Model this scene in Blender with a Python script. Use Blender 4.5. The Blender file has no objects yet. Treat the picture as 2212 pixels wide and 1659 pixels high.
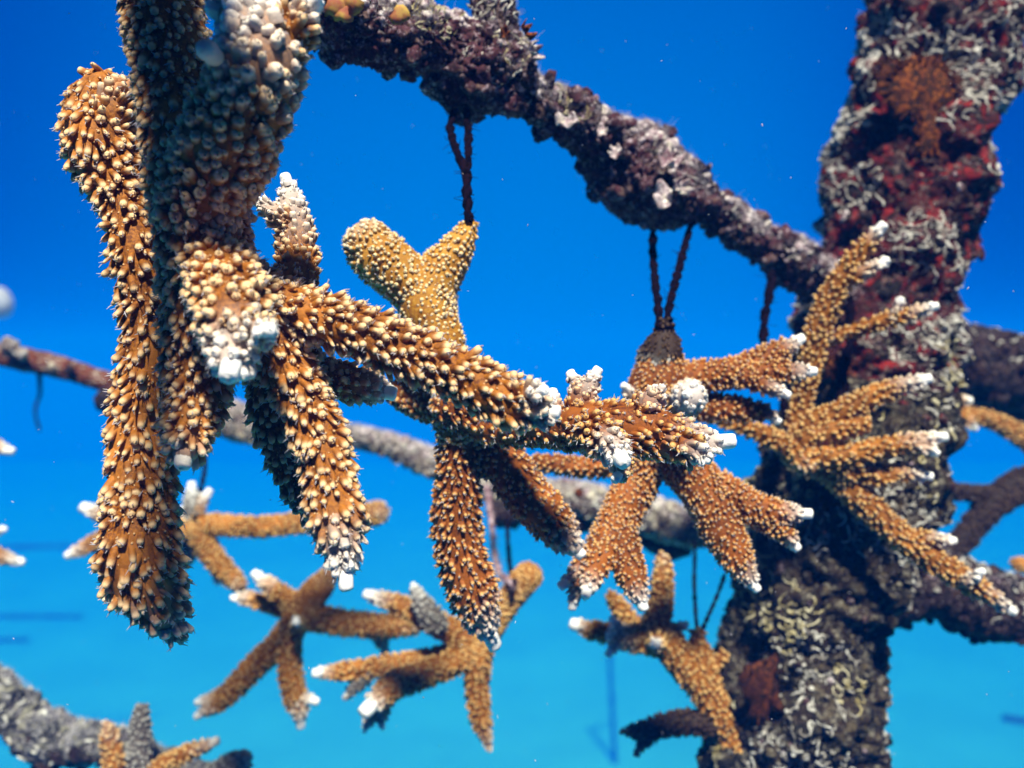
import bpy, math
import numpy as np
from mathutils import Vector, Matrix

# ------------------------------------------------------------------ camera, world, sun, exposure
SC = bpy.context.scene
COL = SC.collection
W2, H2, F = 1106.0, 829.5, 1916.0          # half size of the layout frame and focal length in its pixels
CAMZ, PITCH = 8.0, math.radians(-2.0)
CAM = np.array([0.0, 0.0, CAMZ])
FWD = np.array([0.0, math.cos(PITCH), math.sin(PITCH)])
UP = np.array([0.0, -math.sin(PITCH), math.cos(PITCH)])
RT = np.array([1.0, 0.0, 0.0])

cam_d = bpy.data.cameras.new('camera')
cam = bpy.data.objects.new('camera', cam_d)
COL.objects.link(cam)
cam.location = CAM
cam.rotation_euler = (math.pi / 2 + PITCH, 0, 0)
cam_d.sensor_fit = 'HORIZONTAL'
cam_d.sensor_width = 36
cam_d.lens = 18.0 * F / W2
cam_d.clip_start = 0.01
cam_d.clip_end = 500
cam_d.dof.use_dof = True
cam_d.dof.focus_distance = 0.335
cam_d.dof.aperture_fstop = 7.5
SC.camera = cam

SUN_DIR = np.array([0.08, -0.57, 0.82])
SUN_DIR = SUN_DIR / np.linalg.norm(SUN_DIR)
SUN_EL = math.asin(SUN_DIR[2])
SUN_AZ = math.atan2(SUN_DIR[0], SUN_DIR[1])
sun_d = bpy.data.lights.new('sun', 'SUN')
sun_d.energy = 5.0
sun_d.angle = math.radians(5.0)
sun_d.color = (1.0, 0.90, 0.79)
sun = bpy.data.objects.new('sun', sun_d)
COL.objects.link(sun)
sun.rotation_euler = Vector((-SUN_DIR).tolist()).to_track_quat('-Z', 'Y').to_euler()

world = bpy.data.worlds.new('World')
SC.world = world
world.use_nodes = True
wn, wl = world.node_tree.nodes, world.node_tree.links
wn.clear()


def nd(nodes, t, **kw):
    n = nodes.new(t)
    for k, v in kw.items():
        setattr(n, k, v)
    return n


def ramp(nodes, stops, interp='LINEAR'):
    r = nodes.new('ShaderNodeValToRGB')
    r.color_ramp.interpolation = interp
    e = r.color_ramp.elements
    while len(e) < len(stops):
        e.new(0.5)
    for q, (p, c) in zip(e, stops):
        q.position = p
        q.color = (*c, 1) if len(c) == 3 else c
    return r


def math_node(nodes, links, op, a, b=None, c=None):
    m = nodes.new('ShaderNodeMath')
    m.operation = op
    for i, v in enumerate((a, b, c)):
        if v is None:
            continue
        if isinstance(v, (int, float)):
            m.inputs[i].default_value = v
        else:
            links.new(v, m.inputs[i])
    return m.outputs[0]


def mix_node(nodes, links, fac, a, b, mode='MIX'):
    m = nodes.new('ShaderNodeMix')
    m.data_type = 'RGBA'
    m.blend_type = mode
    for sock, v in ((m.inputs[0], fac), (m.inputs[6], a), (m.inputs[7], b)):
        if isinstance(v, (int, float)):
            sock.default_value = v
        elif isinstance(v, tuple):
            sock.default_value = (*v, 1)
        else:
            links.new(v, sock)
    return m.outputs[2]


# open water seen in every direction: bright ahead and below, dim behind and to the sides,
# the real sky filtered by the water straight overhead
tc = nd(wn, 'ShaderNodeTexCoord')
sep = nd(wn, 'ShaderNodeSeparateXYZ')
wl.new(tc.outputs['Generated'], sep.inputs[0])
zr = ramp(wn, [(0.0, (0.0, 0.30, 0.60)), (0.30, (0.006, 0.56, 1.0)), (0.40, (0.002, 0.42, 0.97)), (0.50, (0.0, 0.265, 0.86)),
               (0.62, (0.0, 0.205, 0.78)), (0.70, (0.0, 0.15, 0.66)), (0.80, (0.0, 0.07, 0.32)), (1.0, (0.0, 0.08, 0.2))])
wl.new(math_node(wn, wl, 'MULTIPLY_ADD', sep.outputs[2], 0.5, 0.5), zr.inputs[0])
# horizontal falloff round the viewing azimuth of the clear open water
hx = math_node(wn, wl, 'ADD', sep.outputs[0], 0.03)
hx2 = math_node(wn, wl, 'MULTIPLY', hx, hx)
fall = ramp(wn, [(0.0, (1.0, 1.0, 1.0)), (0.07, (1.0, 0.88, 0.94)), (0.15, (1.0, 0.58, 0.78)), (0.24, (1.0, 0.34, 0.62)), (0.6, (0.3, 0.15, 0.22)), (1.0, (0.1, 0.08, 0.1))])
wl.new(hx2, fall.inputs[0])
back = ramp(wn, [(0.0, (0.03, 0.035, 0.04)), (0.45, (0.05, 0.05, 0.05)), (0.75, (0.5, 0.5, 0.5)), (0.90, (1, 1, 1))])
wl.new(math_node(wn, wl, 'MULTIPLY_ADD', sep.outputs[1], 0.5, 0.5), back.inputs[0])
c1 = mix_node(wn, wl, 1.0, zr.outputs[0], fall.outputs[0], 'MULTIPLY')
c2 = mix_node(wn, wl, 1.0, c1, back.outputs[0], 'MULTIPLY')
sky = nd(wn, 'ShaderNodeTexSky', sky_type='NISHITA', sun_disc=False)
sky.sun_elevation = SUN_EL
sky.sun_rotation = SUN_AZ
skyf = mix_node(wn, wl, 1.0, sky.outputs[0], (0.02, 0.05, 0.06), 'MULTIPLY')
win = ramp(wn, [(0.80, (0, 0, 0)), (0.93, (1, 1, 1))])
wl.new(math_node(wn, wl, 'MULTIPLY_ADD', sep.outputs[2], 0.5, 0.5), win.inputs[0])
c3 = mix_node(wn, wl, win.outputs[0], c2, skyf)
bg = nd(wn, 'ShaderNodeBackground')
bg.inputs[1].default_value = 0.50
wl.new(c3, bg.inputs[0])
wo = nd(wn, 'ShaderNodeOutputWorld')
wl.new(bg.outputs[0], wo.inputs[0])

SC.view_settings.view_transform = 'Standard'
SC.view_settings.look = 'None'
SC.view_settings.exposure = 0.82
SC.view_settings.gamma = 1.0
SC.cycles.use_denoising = True
SC.cycles.max_bounces = 5
SC.cycles.diffuse_bounces = 2
SC.cycles.glossy_bounces = 2
SC.cycles.volume_bounces = 2
SC.cycles.transparent_max_bounces = 8
SC.cycles.volume_step_rate = 8.0


# ------------------------------------------------------------------ maths helpers
def P(x, y, d):
    """pixel of the layout frame + distance along the view axis -> world point"""
    return CAM + d * (FWD + RT * (x - W2) / F - UP * (y - H2) / F)


def unit(v):
    return v / np.maximum(np.linalg.norm(v, axis=-1, keepdims=True), 1e-12)


def hash3(i, seed):
    h = (i[..., 0] * 374761393 + i[..., 1] * 668265263 + i[..., 2] * 2147483647 + seed * 974634777) & 0xFFFFFFFF
    h = ((h ^ (h >> 13)) * 1274126177) & 0xFFFFFFFF
    h = ((h ^ (h >> 16)) * 2246822519) & 0xFFFFFFFF
    return ((h ^ (h >> 15)) & 0xFFFFFF) / float(0xFFFFFF)


def vnoise(p, scale, seed=0):
    q = p * scale
    i = np.floor(q).astype(np.int64)
    f = q - i
    f = f * f * (3 - 2 * f)
    out = 0
    for dx in (0, 1):
        for dy in (0, 1):
            for dz in (0, 1):
                w = (f[..., 0] if dx else 1 - f[..., 0]) * (f[..., 1] if dy else 1 - f[..., 1]) * (f[..., 2] if dz else 1 - f[..., 2])
                out = out + w * hash3(i + np.array([dx, dy, dz]), seed)
    return out * 2 - 1


def fbm(p, scale, octaves=4, seed=0, gain=0.5):
    s, a, o = 0, 1.0, 0
    for k in range(octaves):
        o = o + a * vnoise(p, scale * 2 ** k, seed + k * 17)
        s += a
        a *= gain
    return o / s


def spline(pts, step):
    """Catmull-Rom through rows (x,y,z,r); resampled evenly at about step"""
    p = np.array(pts, float)
    if len(p) == 1:
        return p
    q = np.vstack([2 * p[0] - p[1], p, 2 * p[-1] - p[-2]])
    out = []
    for i in range(1, len(q) - 2):
        t = np.linspace(0, 1, 24, endpoint=False)[:, None]
        a, b, c, d = q[i - 1], q[i], q[i + 1], q[i + 2]
        out.append(0.5 * (2 * b + (c - a) * t + (2 * a - 5 * b + 4 * c - d) * t ** 2 + (3 * b - a - 3 * c + d) * t ** 3))
    out = np.vstack(out + [p[-1:]])
    L = np.concatenate([[0], np.cumsum(np.linalg.norm(np.diff(out[:, :3], axis=0), axis=1))])
    n = max(4, int(L[-1] / step))
    s = np.linspace(0, L[-1], n)
    r = np.stack([np.interp(s, L, out[:, k]) for k in range(4)], 1)
    r[:, 3] = np.maximum(r[:, 3], 1e-5)
    return r


def frames(C):
    T = unit(np.gradient(C, axis=0))
    N = np.zeros_like(T)
    ref = np.array([0, -1.0, 0.2])
    n = ref - T[0] * ref.dot(T[0])
    if np.linalg.norm(n) < 0.1:
        n = np.array([1.0, 0, 0]) - T[0] * T[0][0]
    N[0] = n / np.linalg.norm(n)
    for i in range(1, len(T)):
        n = N[i - 1] - T[i] * N[i - 1].dot(T[i])
        N[i] = n / np.linalg.norm(n)
    return T, N, np.cross(T, N)


class Geo:
    """collects vertices, quads and float attributes; builds ONE mesh object"""

    def __init__(self):
        self.V, self.Q, self.A, self.n = [], [], [], 0

    def add(self, V, Q, A=None):
        V = V.reshape(-1, 3)
        self.V.append(V)
        self.Q.append(Q.reshape(-1, 4) + self.n)
        self.A.append(np.zeros((len(V), 2)) if A is None else np.asarray(A, float).reshape(-1, 2))
        self.n += len(V)

    def build(self, name, mat, parent=None, origin=None, smooth=True):
        V = np.vstack(self.V)
        Q = np.vstack(self.Q)
        A = np.vstack(self.A)
        o = np.zeros(3) if origin is None else origin
        me = bpy.data.meshes.new(name)
        me.vertices.add(len(V))
        me.vertices.foreach_set('co', (V - o).astype(np.float32).ravel())
        me.loops.add(Q.size)
        me.loops.foreach_set('vertex_index', Q.astype(np.int32).ravel())
        me.polygons.add(len(Q))
        me.polygons.foreach_set('loop_start', np.arange(0, Q.size, 4, dtype=np.int32))
        me.polygons.foreach_set('loop_total', np.full(len(Q), 4, dtype=np.int32))
        me.polygons.foreach_set('use_smooth', np.full(len(Q), smooth))
        for k, an in enumerate(('tipness', 'white')):
            at = me.attributes.new(an, 'FLOAT', 'POINT')
            at.data.foreach_set('value', A[:, k].astype(np.float32))
        me.update(calc_edges=True)
        me.materials.append(mat)
        ob = bpy.data.objects.new(name, me)
        COL.objects.link(ob)
        if parent is not None:
            ob.parent = parent
        elif origin is not None:
            ob.location = origin
        return ob


def ring_quads(nt, K, S):
    """faces of nt tubes, K rings, S sides each"""
    k = np.arange(K - 1)[:, None]
    s = np.arange(S)[None, :]
    a = k * S + s
    b = k * S + (s + 1) % S
    q = np.stack([a, b, b + S, a + S], -1).reshape(-1, 4)
    return (q[None] + (np.arange(nt) * K * S)[:, None, None]).reshape(-1, 4)


def tubes(C, R, S):
    """C (N,K,3) centre lines, R (N,K) radii -> verts (N,K,S,3), quads"""
    N, K = R.shape
    T = np.zeros_like(C)
    T[:, 1:-1] = C[:, 2:] - C[:, :-2]
    T[:, 0] = C[:, 1] - C[:, 0]
    T[:, -1] = C[:, -1] - C[:, -2]
    T = unit(T)
    m = unit(C[:, -1] - C[:, 0] + 1e-9)
    ref = np.where(np.abs(m[:, 2:3]) > 0.8, np.array([[1.0, 0, 0]]), np.array([[0, 0, 1.0]]))
    A = unit(np.cross(T, ref[:, None, :]))
    B = np.cross(T, A)
    th = np.arange(S) * 2 * math.pi / S
    V = C[:, :, None] + R[:, :, None, None] * (A[:, :, None] * np.cos(th)[:, None] + B[:, :, None] * np.sin(th)[:, None])
    return V, ring_quads(N, K, S)


def tag(o, label=None, cat=None, group=None, kind=None):
    for k, v in (('label', label), ('category', cat), ('group', group), ('kind', kind)):
        if v:
            o[k] = v
    return o


def empty(name, loc, label=None, cat=None, group=None, kind=None):
    o = bpy.data.objects.new(name, None)
    COL.objects.link(o)
    o.location = loc
    o.empty_display_size = 0.02
    return tag(o, label, cat, group, kind)


# ------------------------------------------------------------------ materials
def new_mat(name):
    m = bpy.data.materials.new(name)
    m.use_nodes = True
    n, l = m.node_tree.nodes, m.node_tree.links
    b = n['Principled BSDF']
    return m, n, l, b


def attr(n, name):
    a = n.new('ShaderNodeAttribute')
    a.attribute_name = name
    return a.outputs['Fac']


def noise(n, l, scale, detail=4, rough=0.55, co=None, dist=0.0):
    t = n.new('ShaderNodeTexNoise')
    t.inputs['Scale'].default_value = scale
    t.inputs['Detail'].default_value = detail
    t.inputs['Roughness'].default_value = rough
    t.inputs['Distortion'].default_value = dist
    if co is not None:
        l.new(co, t.inputs['Vector'])
    return t.outputs['Fac']


def coral_mat(name, flesh, deep, cup, end=(0.94, 0.92, 0.88), bump=0.35):
    m, n, l, b = new_mat(name)
    co = n.new('ShaderNodeTexCoord').outputs['Object']
    tip, wh = attr(n, 'tipness'), attr(n, 'white')
    nz = noise(n, l, 650, 6, 0.7, co)
    nl = noise(n, l, 45, 3, 0.5, co)
    skin = mix_node(n, l, ramp_of(n, l, nz, 0.38, 0.66), deep, flesh)
    skin = mix_node(n, l, ramp_of(n, l, nl, 0.40, 0.75), skin, tuple(min(1, c * 1.25 + 0.01) for c in flesh))
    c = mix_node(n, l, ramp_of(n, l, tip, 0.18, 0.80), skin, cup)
    w = math_node(n, l, 'MULTIPLY', wh, math_node(n, l, 'MULTIPLY_ADD', tip, 0.70, 0.72))
    w = math_node(n, l, 'MINIMUM', w, 1.0)
    c = mix_node(n, l, w, c, end)
    l.new(c, b.inputs['Base Color'])
    b.inputs['Roughness'].default_value = 0.62
    b.inputs['Specular IOR Level'].default_value = 0.25
    bp = n.new('ShaderNodeBump')
    bp.inputs['Strength'].default_value = bump
    bp.inputs['Distance'].default_value = 0.0011
    l.new(noise(n, l, 1100, 4, 0.7, co), bp.inputs['Height'])
    l.new(bp.outputs[0], b.inputs['Normal'])
    return m


def ramp_of(n, l, v, lo, hi):
    r = n.new('ShaderNodeMapRange')
    r.inputs['From Min'].default_value = lo
    r.inputs['From Max'].default_value = hi
    r.interpolation_type = 'SMOOTHSTEP'
    l.new(v, r.inputs['Value'])
    return r.outputs[0]


def crust_mat(name, cols, scale=60, fine=500, bump=0.8):
    """cols: (dark, mid, third, pale) layered patches of encrusting growth"""
    m, n, l, b = new_mat(name)
    co = n.new('ShaderNodeTexCoord').outputs['Object']
    n1 = noise(n, l, scale, 5, 0.6, co, 0.4)
    n2 = noise(n, l, scale * 2.3, 6, 0.65, co, 0.8)
    n3 = noise(n, l, scale * 5.0, 5, 0.7, co, 0.6)
    nf = noise(n, l, fine, 5, 0.7, co)
    c = mix_node(n, l, ramp_of(n, l, n1, 0.40, 0.56), cols[0], cols[1])
    c = mix_node(n, l, ramp_of(n, l, n2, 0.52, 0.60), c, cols[2])
    c = mix_node(n, l, ramp_of(n, l, n3, 0.52, 0.62), c, cols[3])
    c = mix_node(n, l, math_node(n, l, 'MULTIPLY', ramp_of(n, l, nf, 0.52, 0.40), 0.7), c, tuple(x * 0.25 for x in cols[0]))
    l.new(c, b.inputs['Base Color'])
    b.inputs['Roughness'].default_value = 0.8
    b.inputs['Specular IOR Level'].default_value = 0.2
    bp = n.new('ShaderNodeBump')
    bp.inputs['Strength'].default_value = bump
    bp.inputs['Distance'].default_value = 0.002
    l.new(mix_node(n, l, 0.5, nf, n3), bp.inputs['Height'])
    l.new(bp.outputs[0], b.inputs['Normal'])
    return m


def plain_mat(name, a, bcol, scale=300, rough=0.7, transl=0.0, lo=0.35, hi=0.65):
    m, n, l, b = new_mat(name)
    co = n.new('ShaderNodeTexCoord').outputs['Object']
    c = mix_node(n, l, ramp_of(n, l, noise(n, l, scale, 4, 0.6, co), lo, hi), a, bcol)
    l.new(c, b.inputs['Base Color'])
    b.inputs['Roughness'].default_value = rough
    b.inputs['Specular IOR Level'].default_value = 0.2
    if transl:
        tr = n.new('ShaderNodeBsdfTranslucent')
        l.new(c, tr.inputs[0])
        mx = n.new('ShaderNodeMixShader')
        mx.inputs[0].default_value = transl
        l.new(b.outputs[0], mx.inputs[1])
        l.new(tr.outputs[0], mx.inputs[2])
        l.new(mx.outputs[0], n['Material Output'].inputs[0])
    return m


M = {}
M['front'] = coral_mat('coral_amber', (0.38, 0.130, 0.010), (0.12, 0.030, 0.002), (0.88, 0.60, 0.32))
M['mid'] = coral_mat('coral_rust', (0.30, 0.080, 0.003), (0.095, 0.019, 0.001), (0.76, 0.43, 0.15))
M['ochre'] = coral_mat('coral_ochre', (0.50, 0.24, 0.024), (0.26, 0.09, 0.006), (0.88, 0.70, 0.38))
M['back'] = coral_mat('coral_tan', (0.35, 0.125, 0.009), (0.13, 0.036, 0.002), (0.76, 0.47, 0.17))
M['brown'] = coral_mat('coral_shade_and_fouling', (0.030, 0.012, 0.006), (0.010, 0.005, 0.003), (0.08, 0.045, 0.025))  # dark tone paints shade on low and rear branches; fouling on the cone
M['dead'] = coral_mat('coral_fouled', (0.16, 0.13, 0.11), (0.05, 0.045, 0.05), (0.42, 0.40, 0.36))
M['tent'] = plain_mat('tentacle', (0.62, 0.57, 0.62), (0.80, 0.76, 0.80), 200, 0.5, 0.45)
M['trunk'] = crust_mat('crust_red', ((0.006, 0.004, 0.006), (0.055, 0.005, 0.006), (0.22, 0.010, 0.008), (0.14, 0.10, 0.09)), 34, 380)
M['arm'] = crust_mat('crust_mauve', ((0.014, 0.006, 0.010), (0.075, 0.022, 0.032), (0.14, 0.085, 0.075), (0.34, 0.26, 0.30)), 50, 460)
M['pipe_back'] = crust_mat('crust_pale', ((0.07, 0.035, 0.04), (0.30, 0.24, 0.20), (0.58, 0.52, 0.38), (0.70, 0.65, 0.60)), 40, 300)
M['grey'] = crust_mat('crust_grey', ((0.03, 0.03, 0.035), (0.15, 0.14, 0.15), (0.30, 0.28, 0.20), (0.46, 0.44, 0.44)), 40, 300)
M['rusty'] = crust_mat('crust_rust', ((0.07, 0.02, 0.010), (0.15, 0.036, 0.014), (0.20, 0.08, 0.045), (0.45, 0.36, 0.30)), 30, 260, 0.5)
M['dark'] = crust_mat('crust_dark', ((0.006, 0.005, 0.008), (0.018, 0.006, 0.008), (0.045, 0.020, 0.015), (0.11, 0.08, 0.08)), 45, 400)
M['pale'] = crust_mat('crust_lavender', ((0.26, 0.15, 0.18), (0.62, 0.52, 0.54), (0.70, 0.63, 0.54), (0.86, 0.80, 0.78)), 60, 460)
M['spongedark'] = crust_mat('sponge_brown', ((0.008, 0.003, 0.002), (0.045, 0.010, 0.003), (0.10, 0.022, 0.004), (0.17, 0.05, 0.010)), 70, 420, 1.0)
M['olive'] = crust_mat('crust_olive_shaded', ((0.005, 0.005, 0.005), (0.028, 0.016, 0.012), (0.08, 0.060, 0.035), (0.19, 0.17, 0.13)), 45, 420)  # olive growth, its tones also lowered to carry shade on the lower trunk
M['worm'] = plain_mat('tube_cream', (0.22, 0.19, 0.16), (0.66, 0.64, 0.58), 120)
M['wormy'] = plain_mat('tube_yellow', (0.34, 0.27, 0.10), (0.62, 0.57, 0.40), 90)
M['fluff'] = plain_mat('turf_white', (0.50, 0.43, 0.46), (0.80, 0.76, 0.78), 60, 0.8, 0.35)
M['shell'] = plain_mat('shell_cream', (0.42, 0.22, 0.07), (0.75, 0.66, 0.45), 120)
M['shelly'] = plain_mat('shell_yellow', (0.34, 0.10, 0.05), (0.50, 0.33, 0.07), 140)
M['sponge'] = crust_mat('sponge_orange', ((0.02, 0.006, 0.002), (0.10, 0.022, 0.003), (0.22, 0.05, 0.004), (0.34, 0.10, 0.010)), 60, 420, 1.0)
M['line'] = plain_mat('line_fouled', (0.002, 0.0015, 0.003), (0.010, 0.004, 0.008), 300)
M['linep'] = plain_mat('line_pink', (0.16, 0.06, 0.08), (0.55, 0.42, 0.45), 200)


# ------------------------------------------------------------------ corals
rng = np.random.default_rng(11)
CREST = dict(sp=.0038, cr=.00112, cl=.0040, lean=1.15, tent=3, wl=.016, tw=1.0)


def catm(p, r):
    return [*p, r]


def coral(label, mat, base_d, branches, group=None, style=None, name='staghorn_coral', sides=20, coral_tip=True):
    """branches: list of (points [(x,y,r_px[,d])...], options)"""
    st = dict(CREST)
    st.update(style or {})
    data = []
    for pts, op in branches:
        o = dict(st)
        o.update(op)
        rows = []
        for q in pts:
            d = q[3] if len(q) > 3 else base_d + o.get('dd', 0)
            w = P(q[0], q[1], d) + (SUN_DIR * q[4] if len(q) > 4 else 0)  # fifth value shifts added shading branches toward the sun
            rows.append([*w, q[2] * o.get('rs', 1.0) * d / F])
        rows = np.array(rows)
        step = max(0.0009, 0.16 * float(np.median(rows[:, 3])))
        sp = spline(rows, step)
        data.append((sp, o))
    root_p = data[0][0][0, :3].copy()
    root = empty(name, root_p, label, 'coral', group)
    allC = [d[0] for d in data]
    for bi, (sp, o) in enumerate(data):
        C, R = sp[:, :3], sp[:, 3].copy()
        T, N, B = frames(C)
        L = np.concatenate([[0], np.cumsum(np.linalg.norm(np.diff(C, axis=0), axis=1))])
        tot = L[-1]
        # closed rounded end
        rt = R[-1]
        th = np.linspace(0, math.pi / 2, 6)[1:]
        capC = C[-1] + T[-1] * (rt * np.sin(th))[:, None]
        capR = np.maximum(rt * np.cos(th), 1e-5)
        ts = np.array([1.0, .93, .7, .4])          # rounded start
        C2 = np.vstack([C[0] - T[0] * (R[0] * ts)[:, None], C, capC])
        R2 = np.concatenate([np.maximum(R[0] * np.sqrt(1 - ts ** 2), 1e-5), R, capR])
        N2 = np.vstack([np.repeat(N[:1], 4, 0), N, np.repeat(N[-1:], len(th), 0)])
        B2 = np.vstack([np.repeat(B[:1], 4, 0), B, np.repeat(B[-1:], len(th), 0)])
        L2 = np.concatenate([-R[0] * ts, L, tot + rt * np.sin(th)])
        ang = np.arange(sides) * 2 * math.pi / sides
        dirs = N2[:, None] * np.cos(ang)[:, None] + B2[:, None] * np.sin(ang)[:, None]
        V = C2[:, None] + dirs * R2[:, None, None]
        nz = 1 + 0.14 * fbm(V, 90, 3, bi) + 0.05 * vnoise(V, 420, bi + 5)
        V = C2[:, None] + dirs * (R2[:, None] * nz)[:, :, None]
        wl, tw = o['wl'], o['tw']
        wfun = lambda s: tw * np.clip(1 - (tot + rt - s) / wl, 0, 1) ** 1.3
        G = Geo()
        A = np.stack([np.zeros((len(C2), sides)), np.repeat(wfun(L2)[:, None] * o.get('bw', 0.85), sides, 1)], -1)
        G.add(V, ring_quads(1, len(C2), sides), A)
        # corallites, rows of small cups leaning to the tip
        spc = o['sp']
        ss, ph = [], []
        s = -R[0] * 0.9
        row = 0
        while s < tot + rt * (0.42 if o.get('tip', True) and coral_tip else 0.97):
            r = np.interp(min(max(s, 0), tot), L, R)
            if s > tot:
                r = math.sqrt(max(rt * rt - (s - tot) ** 2, 1e-9))
            if s < 0:
                r = math.sqrt(max(R[0] ** 2 - s * s, 1e-9))
            k = max(3, int(round(2 * math.pi * r / spc)))
            a = (np.arange(k) + 0.5 * (row % 2) + rng.uniform(-.38, .38, k)) * 2 * math.pi / k + row * 0.13
            ss.append(s + rng.uniform(-.42, .42, k) * spc)
            ph.append(a)
            s += spc * 0.86
            row += 1
        ss, ph = np.concatenate(ss), np.concatenate(ph)
        sc_ = np.clip(ss, 0, tot)
        c = np.stack([np.interp(sc_, L, C[:, k]) for k in range(3)], 1)
        t = unit(np.stack([np.interp(sc_, L, T[:, k]) for k in range(3)], 1))
        n_ = np.stack([np.interp(sc_, L, N[:, k]) for k in range(3)], 1)
        b_ = np.stack([np.interp(sc_, L, B[:, k]) for k in range(3)], 1)
        r = np.interp(sc_, L, R)
        out = unit(n_ * np.cos(ph)[:, None] + b_ * np.sin(ph)[:, None])
        over = np.clip((ss - tot) / rt, 0, 0.97)
        under = np.clip(-ss / R[0], 0, 0.97)
        rr = r * np.sqrt(1 - over ** 2) * np.sqrt(1 - under ** 2)
        base = c + out * (rr * 0.94)[:, None] + t * (over * rt - under * R[0])[:, None]
        out = unit(out * np.sqrt(1 - np.maximum(over, under) ** 2)[:, None] + t * (over - under)[:, None])
        keep = np.ones(len(base), bool)
        for bj, sp2 in enumerate(allC):
            if bj == bi:
                continue
            for ch in range(0, len(base), 600):
                d2 = ((base[ch:ch + 600, None] - sp2[None, :, :3]) ** 2).sum(-1)
                keep[ch:ch + 600] &= ~(d2 < (0.76 * sp2[None, :, 3]) ** 2).any(1)
        base, out, t, ss = base[keep], out[keep], t[keep], ss[keep]
        if o.get('bare'):
            base = base[:0]
            out, t, ss = out[:0], t[:0], ss[:0]
        n = len(base)
        if n:
            big = rng.random(n) ** 2
            tipn = np.clip(1 - (tot + rt - ss) / (wl * 1.3), 0, 1)
            ln = o['cl'] * (0.55 + 0.75 * rng.random(n)) * (1 - 0.42 * tipn ** 2)
            cr = o['cr'] * (0.72 + 0.50 * rng.random(n) + 0.25 * big) * (1 + .22 * tipn ** 2)
            cr *= np.where(rng.random(n) < 0.12, 0.55, 1.0)
            lean = o['lean'] * (0.6 + 0.6 * rng.random(n)) + 1.1 * tipn ** 2
            ax = unit(out + t * lean[:, None] + rng.normal(0, .22, (n, 3)))
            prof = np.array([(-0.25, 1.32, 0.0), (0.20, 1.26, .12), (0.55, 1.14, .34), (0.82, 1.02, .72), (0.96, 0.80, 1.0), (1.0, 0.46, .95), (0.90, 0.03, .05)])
            bend = unit(t + rng.normal(0, .4, (n, 3)))
            CC = base[:, None] + ax[:, None] * (ln[:, None] * prof[:, 0])[:, :, None] + bend[:, None] * (ln[:, None] * 0.16 * np.maximum(prof[:, 0], 0) ** 2)[:, :, None]
            RR = cr[:, None] * prof[:, 1][None]
            S = o.get('cs', 7)
            Vc, Qc = tubes(CC, RR, S)
            w = wfun(ss)
            wr = np.clip(w + rng.normal(0, .10, n) * (w > .03), 0, 1)
            pale = 0.80 + 0.28 * rng.random(n)
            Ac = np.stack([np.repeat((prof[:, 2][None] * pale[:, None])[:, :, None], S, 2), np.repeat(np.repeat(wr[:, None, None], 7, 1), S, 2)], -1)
            G.add(Vc, Qc, Ac)
            if o['tent'] >= 2:
                # the small half grown cups crowded between the big ones
                k = int(2.4 * n)
                j = rng.integers(0, n, k)
                dv = unit(np.cross(out[j], rng.normal(0, 1, (k, 3))))
                bp = base[j] + dv * (spc * rng.uniform(.40, .60, k))[:, None] - out[j] * 0.0002
                a2 = unit(out[j] * 1.1 + t[j] * .8 + rng.normal(0, .25, (k, 3)))
                l2 = o['cl'] * rng.uniform(.18, .45, k)
                pr2 = np.array([(-0.6, 1.25, 0), (.35, 1.05, .2), (.85, .75, .55), (1.0, .1, .6)])
                C2_ = bp[:, None] + a2[:, None] * (l2[:, None] * pr2[:, 0])[:, :, None]
                V2, Q2 = tubes(C2_, (o['cr'] * rng.uniform(.28, .55, k))[:, None] * pr2[:, 1][None], 5)
                A2 = np.stack([np.ones((k, 1, 5)) * pr2[:, 2][None, :, None], np.repeat(np.repeat(wr[j][:, None, None], 4, 1), 5, 2)], -1)
                G.add(V2, Q2, A2)
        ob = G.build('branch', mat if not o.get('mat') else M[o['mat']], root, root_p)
        if n and o['tent'] > 0:
            # small translucent polyp tentacles standing at the cup mouths
            k = o['tent']
            idx = np.repeat(np.arange(n), k)
            idx = idx[rng.random(len(idx)) < 0.8]
            m_ = len(idx)
            tipP = CC[idx, 5]
            dd = unit(ax[idx] * 0.7 + out[idx] * 0.5 + rng.normal(0, .55, (m_, 3)))
            ll = o['cl'] * (0.16 + 0.34 * rng.random(m_))
            off = unit(np.cross(ax[idx], rng.normal(0, 1, (m_, 3)))) * (cr[idx] * 0.7)[:, None]
            CT = (tipP + off)[:, None] + dd[:, None] * (ll[:, None] * np.array([-0.2, 0.4, 1.0]))[:, :, None]
            RTn = np.array([.00022, .00018, .00006])[None] * np.ones((m_, 1)) * o.get('tr', 1.0)
            Vt, Qt = tubes(CT, RTn, 4)
            g2 = Geo()
            g2.add(Vt, Qt)
            g2.build('polyp_tentacles', M['tent'], ob, root_p)
        if coral_tip and o.get('tip', True):
            # the axial cup at the growing end
            r0 = min(max(rt * 1.0, 0.0013), o.get('tipr', 0.0026) * 1.1)
            pr = [(-1.6, 1.05), (0.0, 1.05), (0.6, 1.0), (1.1, .96), (1.35, .80), (1.45, .50), (1.42, .25), (1.25, .05)]
            ca = np.array([[C[-1] + T[-1] * (rt * 0.6 + a * r0 * 0.98 * o.get('tl', 1.0)) for a, _ in pr]])
            Vx, Qx = tubes(ca, np.array([[b * r0 for _, b in pr]]), 12)
            Vx = Vx + (vnoise(Vx, 900, 3) * r0 * 0.10)[..., None]
            g3 = Geo()
            g3.add(Vx, Qx, np.stack([np.full(Vx.shape[:3], 1.0).ravel(), np.full(Vx.shape[:3], max(tw, .25)).ravel()], -1))
            g3.build('branch_tip', mat if not o.get('mat') else M[o['mat']], ob, root_p)
    return root


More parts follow.
